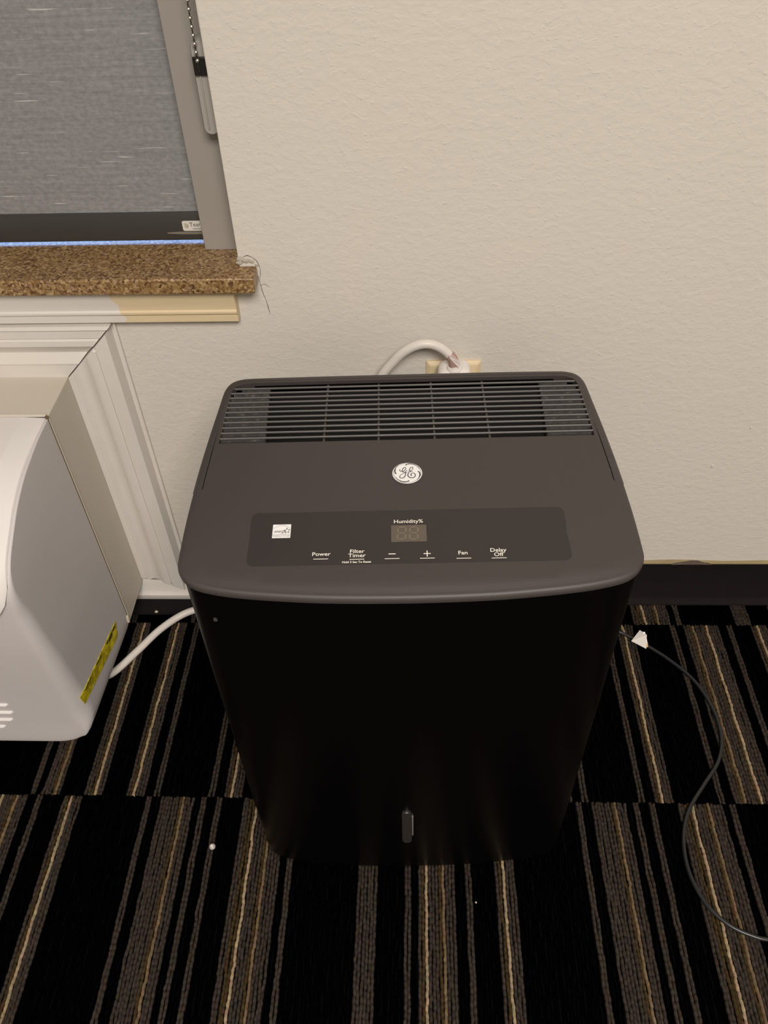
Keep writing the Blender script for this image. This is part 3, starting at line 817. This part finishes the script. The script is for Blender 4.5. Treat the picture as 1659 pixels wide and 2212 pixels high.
# groove polygon: left rim and right rim of the path, symmetric closed U
path = sp_ + [(-x, y) for x, y in sp_[-2::-1]]
lft, rgt = [], []
for i, p in enumerate(path):
    a_ = Vector(path[max(i - 1, 0)]); b_ = Vector(path[min(i + 1, len(path) - 1)]); d = (b_ - a_).normalized(); nn = Vector((-d.y, d.x)) * .00042
    lft.append((p[0] + nn.x, p[1] + nn.y)); rgt.append((p[0] - nn.x, p[1] - nn.y))
gv = lft + rgt[::-1]
grid = []
for y in np.arange(-.140, .0305, .0085):
    for x in np.arange(-.180, .1801, .015):
        if inside((x, y), inset(IN + .004)): grid.append((x, y))
allv = [Vector(p) for p in inner] + [Vector(p) for p in gr] + [Vector(p) for p in gv] + [Vector(p) for p in grid]
n1, n2, n3 = NO, len(gr), len(gv)
ed = [(i, (i + 1) % n1) for i in range(n1)] + [(n1 + i, n1 + (i + 1) % n2) for i in range(n2)] + [(n1 + n2 + i, n1 + n2 + (i + 1) % n3) for i in range(n3)]
rv, re_, rf, ov, oe, of_ = delaunay_2d_cdt(allv, ed, [], 0, 1e-6)
innp = [tuple(p) for p in inner]
keep = []; hole_g = []; hole_v = []
for f in rf:
    cx_ = sum(rv[i].x for i in f) / len(f); cy_ = sum(rv[i].y for i in f) / len(f)
    if not inside((cx_, cy_), innp): continue
    if inside((cx_, cy_), gr): hole_g.append(f); continue
    if inside((cx_, cy_), gv): hole_v.append(f); continue
    keep.append(tuple(f))
V = [(p.x, p.y, zt(p.y)) for p in rv]; F = list(keep)
orient = 0
for f in F[:1]:
    a_, b_, c_ = [Vector(V[i]) for i in f[:3]]; orient = (b_ - a_).cross(c_ - a_).z
if orient < 0: F = [f[::-1] for f in F]
def edges_of(fs):
    s = {}
    for f in fs:
        for i in range(len(f)): k = tuple(sorted((f[i], f[(i + 1) % len(f)]))); s[k] = s.get(k, 0) + 1
    return [k for k, c in s.items() if c == 1]
for hole, depth in ((hole_g, .0060), (hole_v, .0030)):
    low = {}
    for (a_, b_) in edges_of(hole):
        for k in (a_, b_):
            if k not in low: low[k] = len(V); x, y, z = V[k]; V.append((x, y, z - depth))
        F.append((a_, b_, low[b_], low[a_]))
    if hole is hole_v:
        for f in hole: F.append(tuple(low[i] for i in f if i in low) if all(i in low for i in f) else f)
# rolled outer edge
order = {}
for i, p in enumerate(inner):
    best = min(range(len(rv)), key=lambda k: (rv[k] - Vector(p)).length); order[i] = best
prev = [order[i] for i in range(NO)]
for (d, dz) in ((.0060, -.0002), (.0036, -.0006), (.0020, -.0013), (.0009, -.0026), (.0002, -.0044), (0, -.0062), (.0003, -.0080), (.0020, -.0092), (.0060, -.0094)):
    cur = []
    for i, (x, y) in enumerate(inset(d)):
        cur.append(len(V)); V.append((x, y, zt(OUT[i][1]) + dz))
    for i in range(NO):
        k = (i + 1) % NO; F.append((prev[i], cur[i], cur[k], prev[k]))
    prev = cur
capo = mesh_obj('top_cover', V, F, 'cap', DH, True); capo['label'] = 'matte dark grey plastic top'
# little step where the rear frame ends at each side
for s_ in (-1, 1):
    st_ = MB(); ys_ = np.linspace(-.0300, .105, 12)
    def xo(y):
        for i in range(len(hf) - 1):
            (x0_, y0_), (x1_, y1_) = hf[i], hf[i + 1]
            if y0_ <= y <= y1_ and y1_ > y0_ and x0_ > .15: return x0_ + (x1_ - x0_) * (y - y0_) / (y1_ - y0_)
        return .19
    st_.loft([[(s_ * (xo(y) - .0040), y, zt(y) - .0009), (s_ * (xo(y) - .0018), y, zt(y) - .0022), (s_ * (xo(y) + .0009 * (1 - k / 11)), y, zt(y) - .0058), (s_ * (xo(y) + .0010 * (1 - k / 11)), y, zt(y) - .0105), (s_ * (xo(y) - .0030), y, zt(y) - .0105)] for k, y in enumerate(ys_)])
    st_.obj('handle_edge', 'cap', DH, True)
# body
body = MB(); rg = []
def ring_body(z, k):
    out = []
    for x, y in inset(.0030):
        if z < .50:
            t_ = (.50 - z) / .50
            x = x * (1 - .010 * t_ - .012 * t_ ** 3)
            if y < 0: y = y - .0035 * t_
        out.append((x, y, z))
    return out
def shr(r_, s_, z): return [(x * s_, y * (1 - (1 - s_) * 1.1) , z) for x, y, _ in r_]
levels = [.012, .03, .08, .16, .25, .35, .45, .50]
b0_ = ring_body(.012, 0)
rg.append(shr(b0_, .972, .0012)); rg.append(shr(b0_, .986, .0022)); rg.append(shr(b0_, .995, .006))
rg += [ring_body(z, 0) for z in levels]
top_r = [(x, y, zt(y) - .0093) for x, y in inset(.0030)]
rg.append(top_r)
body.loft(rg); body.obj('body_shell', 'body', DH, True)
# water level window
iw = rrect(-.0126, -.0010, .0830, .1640, .0052, 6)
yb_ = -.1505
io = MB().loft([[(x, yb_ + .004, z) for x, z in iw], [(x, yb_ - .0012, z) for x, z in iw], [(-.0068 + (x + .0068) * .85, yb_ - .0020, .1235 + (z - .1235) * .985) for x, z in iw]]).obj('water_window', 'indicator', DH, True)
io['label'] = 'slim dark grey water level window'
MB().box(-.0008, .0010, yb_ + .002, yb_ - .0012, .1020, .1520).obj('window_edge', 'indicatorlight', DH, False, .0004)
blob('scuff_mark', (-.1690, -.1366, .508), .0024, 'scuff', DH, (.9, .4, 1.2), 31)
# grille: deep duct, closed dusty shelves at both ends, ribs and eleven slats
NS = 11
duct = MB()
dx, dy0, dy1 = .1785, .0312, .1345
duct.add([(-.1420, dy0, .548), (.1420, dy0, .548), (.1420, dy1, .548), (-.1420, dy1, .548), (-.1420, dy0, .500), (.1420, dy0, .500), (.1420, dy1, .500), (-.1420, dy1, .500)],
         [(4, 5, 6, 7), (0, 1, 5, 4), (1, 2, 6, 5), (2, 3, 7, 6), (3, 0, 4, 7)])
duct.box(-.181, .181, GY0 - .004, GY0, .540, zt(GY0) - .0058); duct.box(-.181, .181, .1345, .139, .540, zt(.135) - .0040)
duct.obj('air_duct', 'void', DH)
pitch = (.1335 - .0310) / (NS + 1)
for s_ in (-1, 1):
    # saw tooth shelf so every slot ends in a sloping dusty floor
    m_ = MB()
    for k in range(NS + 1):
        ya = .0305 + k * pitch; yb2 = ya + pitch
        if yb2 > .1345: yb2 = .1345
        xo_ = .1800 if k < 10 else (.1775 if k == 10 else .1700)
        za, zb_ = zt(ya) - .0022, zt(yb2) - .0052
        xi_ = .1365 + .0045 * (k / NS)
        xa, xb = sorted((s_ * xi_, s_ * xo_))
        m_.add([(xa, ya, za), (xb, ya, za), (xb, yb2, zb_), (xa, yb2, zb_), (xa, ya, .548), (xb, ya, .548), (xb, yb2, .548), (xa, yb2, .548)],
               [(0, 1, 2, 3), (0, 4, 5, 1), (1, 5, 6, 2), (2, 6, 7, 3), (3, 7, 4, 0)])
    m_.obj('dusty_shelf', 'shelf', DH)
for xr_ in (-.0800, -.0265, .0283, .0820):
    m_ = MB(); m_.box(xr_ - .0011, xr_ + .0011, .0312, .1340, .5490, .5585)
    m_.obj('grille_rib', 'rib', DH, False, .0004)
for k in range(NS):
    yc = .0310 + (k + 1) * pitch - .0006; w_ = .00100
    xo_ = .1806 if k < 9 else (.1800 if k == 9 else .1775)
    z_ = zt(yc)
    sec = [(yc - w_, z_ - .0006), (yc - w_ + .0007, z_ + .0000), (yc + w_ - .0007, z_ + .0000), (yc + w_, z_ - .0006), (yc + w_ * .8, z_ - .0018), (yc - w_ * .8, z_ - .0018)]
    MB().loft([[(x, y, z) for y, z in sec] for x in (-xo_, xo_)]).obj('grille_slat', 'slat', DH, True)
# control overlay, following the crown
def patch(poly, h, mat, name, parent, step=.008):
    pts_ = [Vector(p) for p in poly]; n_ = len(pts_)
    x0_, x1_ = min(p.x for p in pts_), max(p.x for p in pts_); y0_, y1_ = min(p.y for p in pts_), max(p.y for p in pts_)
    g_ = [Vector((x, y)) for y in np.arange(y0_ + step / 2, y1_, step) for x in np.arange(x0_ + step / 2, x1_, step * 4) if inside((x, y), poly)] if (y1_ - y0_) > step * 1.5 else []
    v2, _, f2, *_r = delaunay_2d_cdt(pts_ + g_, [(i, (i + 1) % n_) for i in range(n_)], [], 1, 1e-7)
    VV = [(p.x, p.y, zt(p.y) + h) for p in v2]; FF = []
    for f in f2:
        a_, b_, c_ = [Vector(VV[i]) for i in f[:3]]; FF.append(tuple(f) if (b_ - a_).cross(c_ - a_).z > 0 else tuple(f[::-1]))
    return mesh_obj(name, VV, FF, mat, parent, True)
ovp = rrect(-.1378, .1360, -.1178, -.0615, .006, 6)
panel = patch(ovp, .00022, 'overlay', 'control_panel', DH, .006); panel['label'] = 'slightly darker smooth control panel'
HZ = .00045
def on_top(x, y, h=HZ): return (x, y, zt(y) + h)
disp = patch(rrect(-.0152, .0152, -.0962, -.0784, .0004, 2), .0004, 'display', 'humidity_display', DH, .005)
# seven segment pair, unlit
seg = MB()
for cxs in (-.0062, .0043):
    w_, hgt, t_ = .0068, .0128, .0014; yc = -.0873
    def bar_(x0_, x1_, y0_, y1_): seg.add([on_top(cxs + x0_ + (y0_) * .06, yc + y0_, .0007), on_top(cxs + x1_ + y0_ * .06, yc + y0_, .0007), on_top(cxs + x1_ + y1_ * .06, yc + y1_, .0007), on_top(cxs + x0_ + y1_ * .06, yc + y1_, .0007)], [(0, 1, 2, 3)])
    for yy in (-hgt / 2, 0, hgt / 2): bar_(-w_ / 2 + .0009, w_ / 2 - .0009, yy - t_ / 2, yy + t_ / 2)
    for xx in (-w_ / 2, w_ / 2):
        bar_(xx - t_ / 2, xx + t_ / 2, .0010, hgt / 2 - .0007); bar_(xx - t_ / 2, xx + t_ / 2, -hgt / 2 + .0007, -.0010)
so_ = seg.obj('display_digit', 'segment', disp)
for s_, size, x, y, sx in (('Humidity%', .0054, -.0002, -.0747, 1.08), ('Power', .0052, -.0747, -.1073, 1.15), ('Filter', .0052, -.0444, -.1052, 1.15), ('Timer', .0052, -.0444, -.1094, 1.15),
                           ('Fan', .0052, .0450, -.1088, 1.15), ('Delay', .0052, .0748, -.1068, 1.15), ('Off', .0052, .0748, -.1112, 1.15), ('Hold 3 Sec To Reset', .0029, -.0447, -.1158, 1.0)):
    put_text(s_, size, lambda a, b, x=x, y=y: on_top(x + a, y + b, .0006), 'print', panel, bold=.00006, sx=sx)
def stroke(x0, x1, y, w, name='button_mark'):
    m_ = MB(); m_.add([on_top(x0, y - w / 2, .0006), on_top(x1, y - w / 2, .0006), on_top(x1, y + w / 2, .0006), on_top(x0, y + w / 2, .0006)], [(0, 1, 2, 3)])
    return m_.obj(name, 'print', panel)
for x, y in ((-.0749, -.1121), (-.0444, -.1131), (-.0147, -.1131), (.0149, -.1134), (.0455, -.1142), (.0750, -.1146)): stroke(x - .0062, x + .0062, y, .00062)
stroke(-.0147 - .0030, -.0147 + .0030, -.1084, .0009)
m_ = MB()
x, y = .0149, -.1088
m_.add([on_top(x + a, y + b, .0006) for a, b in ((-.0030, -.00042), (.0030, -.00042), (.0030, .00042), (-.0030, .00042))] + [on_top(x + a, y + b, .00062) for a, b in ((-.00042, -.0030), (.00042, -.0030), (.00042, .0030), (-.00042, .0030))], [(0, 1, 2, 3), (4, 5, 6, 7)])
m_.obj('button_mark', 'print', panel)
# energy label
es = patch(rrect(-.1180, -.1022, -.0896, -.0750, .0002, 1), .0005, 'badge', 'energy_label', DH, .004); es['label'] = 'small square white energy label with grey print'
EX, EY, EW, EH = -.1101, -.0823, .0158, .0146
def eink(pts_, w, name='label_print'):
    v_, f_ = ribbon([(EX + a * EW / 2, EY + b * EH / 2) for a, b in pts_], w, 5)
    return mesh_obj(name, [on_top(x, y, .0008) for x, y, _ in v_], f_, 'greyink', es)
eink([(-.95, .33), (-.6, .62), (-.2, .80), (0, .82), (.3, .78), (.65, .58), (.95, .30)], [.00022, .00040, .00022])
eink([(-.98, -.52), (0, -.52), (.98, -.52)], [.0003])
st5 = [];
for k in range(11):
    a_ = math.radians(90 + 36 * k + 6); r_ = 1.0 if k % 2 == 0 else .45; st5.append((.60 + .36 * r_ * math.cos(a_), .02 + .42 * r_ * math.sin(a_)))
v_ = [(EX + a * EW / 2, EY + b * EH / 2) for a, b in st5]; m_ = MB()
for (xa, ya), (xb, yb2) in zip(v_, v_[1:]):
    d = Vector((xb - xa, yb2 - ya)).normalized(); nn = Vector((-d.y, d.x)) * .00020
    m_.add([on_top(xa + nn.x, ya + nn.y, .0008), on_top(xa - nn.x, ya - nn.y, .0008), on_top(xb - nn.x, yb2 - nn.y, .0008), on_top(xb + nn.x, yb2 + nn.y, .0008)], [(0, 1, 2, 3)])
m_.obj('label_star', 'ink', es)
put_text('energy', .0046, lambda a, b: on_top(EX - .0018 + a, EY - .0004 + b, .0009), 'ink', es, shear=.5, sx=.80)
put_text('ENERGY STAR', .0026, lambda a, b: on_top(EX + a, EY - .0056 + b, .0009), 'greyink', es, sx=.88)

# round badge with the two letter script monogram
BX, BY, BR = .0003, -.0170, .0137
badge = patch([(BX + BR * math.cos(a), BY + BR * .985 * math.sin(a)) for a in [2 * math.pi * k / 48 for k in range(48)]], .0006, 'badge', 'round_badge', DH, .006)
badge['label'] = 'round white badge with a dark script monogram'
def bink(crop, widths, name='monogram', sub=7):
    pts_ = [(BX + (u - 832) / 432 * BR, BY - (v - 600) / 303 * BR) for u, v in crop]
    v_, f_ = ribbon(pts_, [w * BR for w in widths], sub)
    return mesh_obj(name, [on_top(x, y, .0009) for x, y, _ in v_], f_, 'ink', badge)
bink([(628, 488), (614, 512), (632, 540), (672, 552), (725, 545), (772, 510), (796, 468), (775, 440), (735, 452), (700, 495), (688, 540), (705, 570), (750, 580), (790, 560), (822, 515)], [.03, .055, .05, .04, .055, .04, .05, .035])
bink([(770, 575), (785, 615), (775, 670), (735, 725), (680, 745), (630, 738), (612, 705), (632, 665), (690, 628), (760, 600), (830, 582), (880, 560), (910, 540)], [.05, .055, .06, .05, .05, .035, .035, .03, .03])
bink([(910, 548), (955, 530), (990, 490), (998, 450), (968, 434), (930, 455), (903, 500), (905, 540), (940, 560), (998, 560)], [.03, .035, .05, .045, .05, .055, .035])
bink([(935, 562), (890, 585), (855, 630), (850, 680), (885, 722), (945, 742), (1010, 735), (1055, 700), (1062, 655), (1030, 615), (980, 610), (940, 635), (938, 670), (968, 682)], [.035, .055, .065, .065, .06, .055, .05, .06, .06])
bink([(785, 376), (830, 352), (900, 338), (980, 345), (1060, 372), (1130, 420), (1190, 490)], [.085, .060, .075, .055, .035, .025])
bink([(1140, 562), (1178, 582), (1195, 630), (1190, 680), (1165, 735), (1110, 790)], [.09, .075, .08, .07, .045, .02])
bink([(882, 818), (840, 840), (770, 850), (690, 845), (620, 815), (545, 765), (490, 700)], [.085, .060, .075, .055, .035, .02])
bink([(515, 622), (485, 590), (478, 540), (488, 480), (520, 425), (570, 380)], [.09, .075, .08, .065, .045, .02])
ringp = [(832 + 396 * math.cos(a), 600 + 279 * math.sin(a)) for a in np.linspace(0, 2 * math.pi, 33)]
bink(ringp, [.022], sub=2)

# ------------------------------------------------------------------ cord on the carpet, scraps and beads
bc = empty('power_cord', (.40, .60, 0)); tag(bc, 'thin black cord looping over the carpet right of the dehumidifier', 'power cord')
cz = .0028
bp = [(.160, .7200, .090), (.185, .750, .075), (.225, .790, .035), (.285, .802, .012), (.3240, .7955, .0045), (.3639, .7700, cz), (.3967, .7395, cz), (.4236, .7035, cz), (.4385, .6566, cz), (.4390, .6109, cz), (.4245, .5720, cz), (.3960, .5370, cz), (.3660, .4990, cz), (.3505, .4616, cz), (.3470, .4199, cz),
      (.3580, .3812, cz), (.3775, .3575, cz), (.4020, .3445, cz), (.4300, .3395, cz), (.50, .345, cz), (.62, .38, cz), (.75, .36, cz)]
local(MB().loft(tube(bp, .0027, 12, 8)).obj('cable', 'blackcord', bc, True), bc)
# folded paper scrap standing on the cord
ps = empty('paper_scrap', (.3500, .7770, .0)); tag(ps, 'folded white paper scrap with a yellow corner on the black cord', 'paper')
v0 = [(.3400, .7725, .0105), (.3560, .7905, .0150), (.3645, .7800, .0165), (.3620, .7610, .0060), (.3560, .7740, .0085)]
pm = MB().add(v0 + [(x, y, z - .0008) for x, y, z in v0], [(0, 2, 1), (0, 3, 2), (5, 6, 7), (5, 7, 8), (0, 1, 6, 5), (1, 2, 7, 6), (2, 3, 8, 7), (3, 0, 5, 8)])
local(pm.obj('folded_sheet', 'paper', ps), ps)
v1 = [(.3590, .7850, .0175), (.3625, .7850, .0172), (.3645, .7762, .0120), (.3655, .7700, .0075), (.3615, .7695, .0070), (.3605, .7770, .0110)]
local(MB().add(v1 + [(x, y, z - .0009) for x, y, z in v1], [(0, 5, 2, 1), (5, 4, 3, 2), (6, 7, 8, 11), (11, 8, 9, 10), (0, 1, 7, 6), (1, 2, 8, 7), (2, 3, 9, 8), (3, 4, 10, 9), (4, 5, 11, 10), (5, 0, 6, 11)]).obj('folded_edge', 'badge', ps), ps)
v2_ = [(.3607, .7695, .0082), (.3658, .7700, .0088), (.3655, .7650, .0052), (.3612, .7650, .0048)]
yo = local(MB().add(v2_ + [(x, y, z - .0010) for x, y, z in v2_], [(0, 3, 2, 1), (4, 5, 6, 7), (0, 1, 5, 4), (1, 2, 6, 5), (2, 3, 7, 6), (3, 0, 4, 7)]).obj('yellow_corner', 'paperyellow', ps), ps); yo['label'] = 'yellow corner'
# bead on the carpet
bd = empty('bead', (-.269, .4405, 0)); tag(bd, 'tiny round pale bead lying on the carpet left of dehumidifier', 'bead')
rings = [[(-.269 + .0042 * math.sin(th) * math.cos(a), .4405 + .0042 * math.sin(th) * math.sin(a), .0036 + .0040 * math.cos(th)) for a in [2 * math.pi * q / 20 for q in range(20)]] for th in [math.pi * i / 12 for i in range(1, 12)]]
local(MB().loft(rings).obj('bead_body', 'pearl', bd, True), bd)
local(MB().loft([[(-.269 + .0013 * math.cos(a), .4400 + .0013 * math.sin(a), z) for a in [2 * math.pi * q / 10 for q in range(10)]] for z in (.0070, .0079)]).obj('bead_hole_rim', 'badge', bd), bd)
o = blob('crumb', (-.4330, .8300, .0065), .0028, 'crumb', None, (1, .8, .8), 41); tag(o, 'pale yellow crumb on the black base by the white moulding', 'crumb')
o = blob('crumb', (.0749, .3768, .0012), .0012, 'crumb', None, (1, 1, .8), 42); tag(o, 'tiny pale speck on the dark carpet stripe before the dehumidifier', 'crumb')
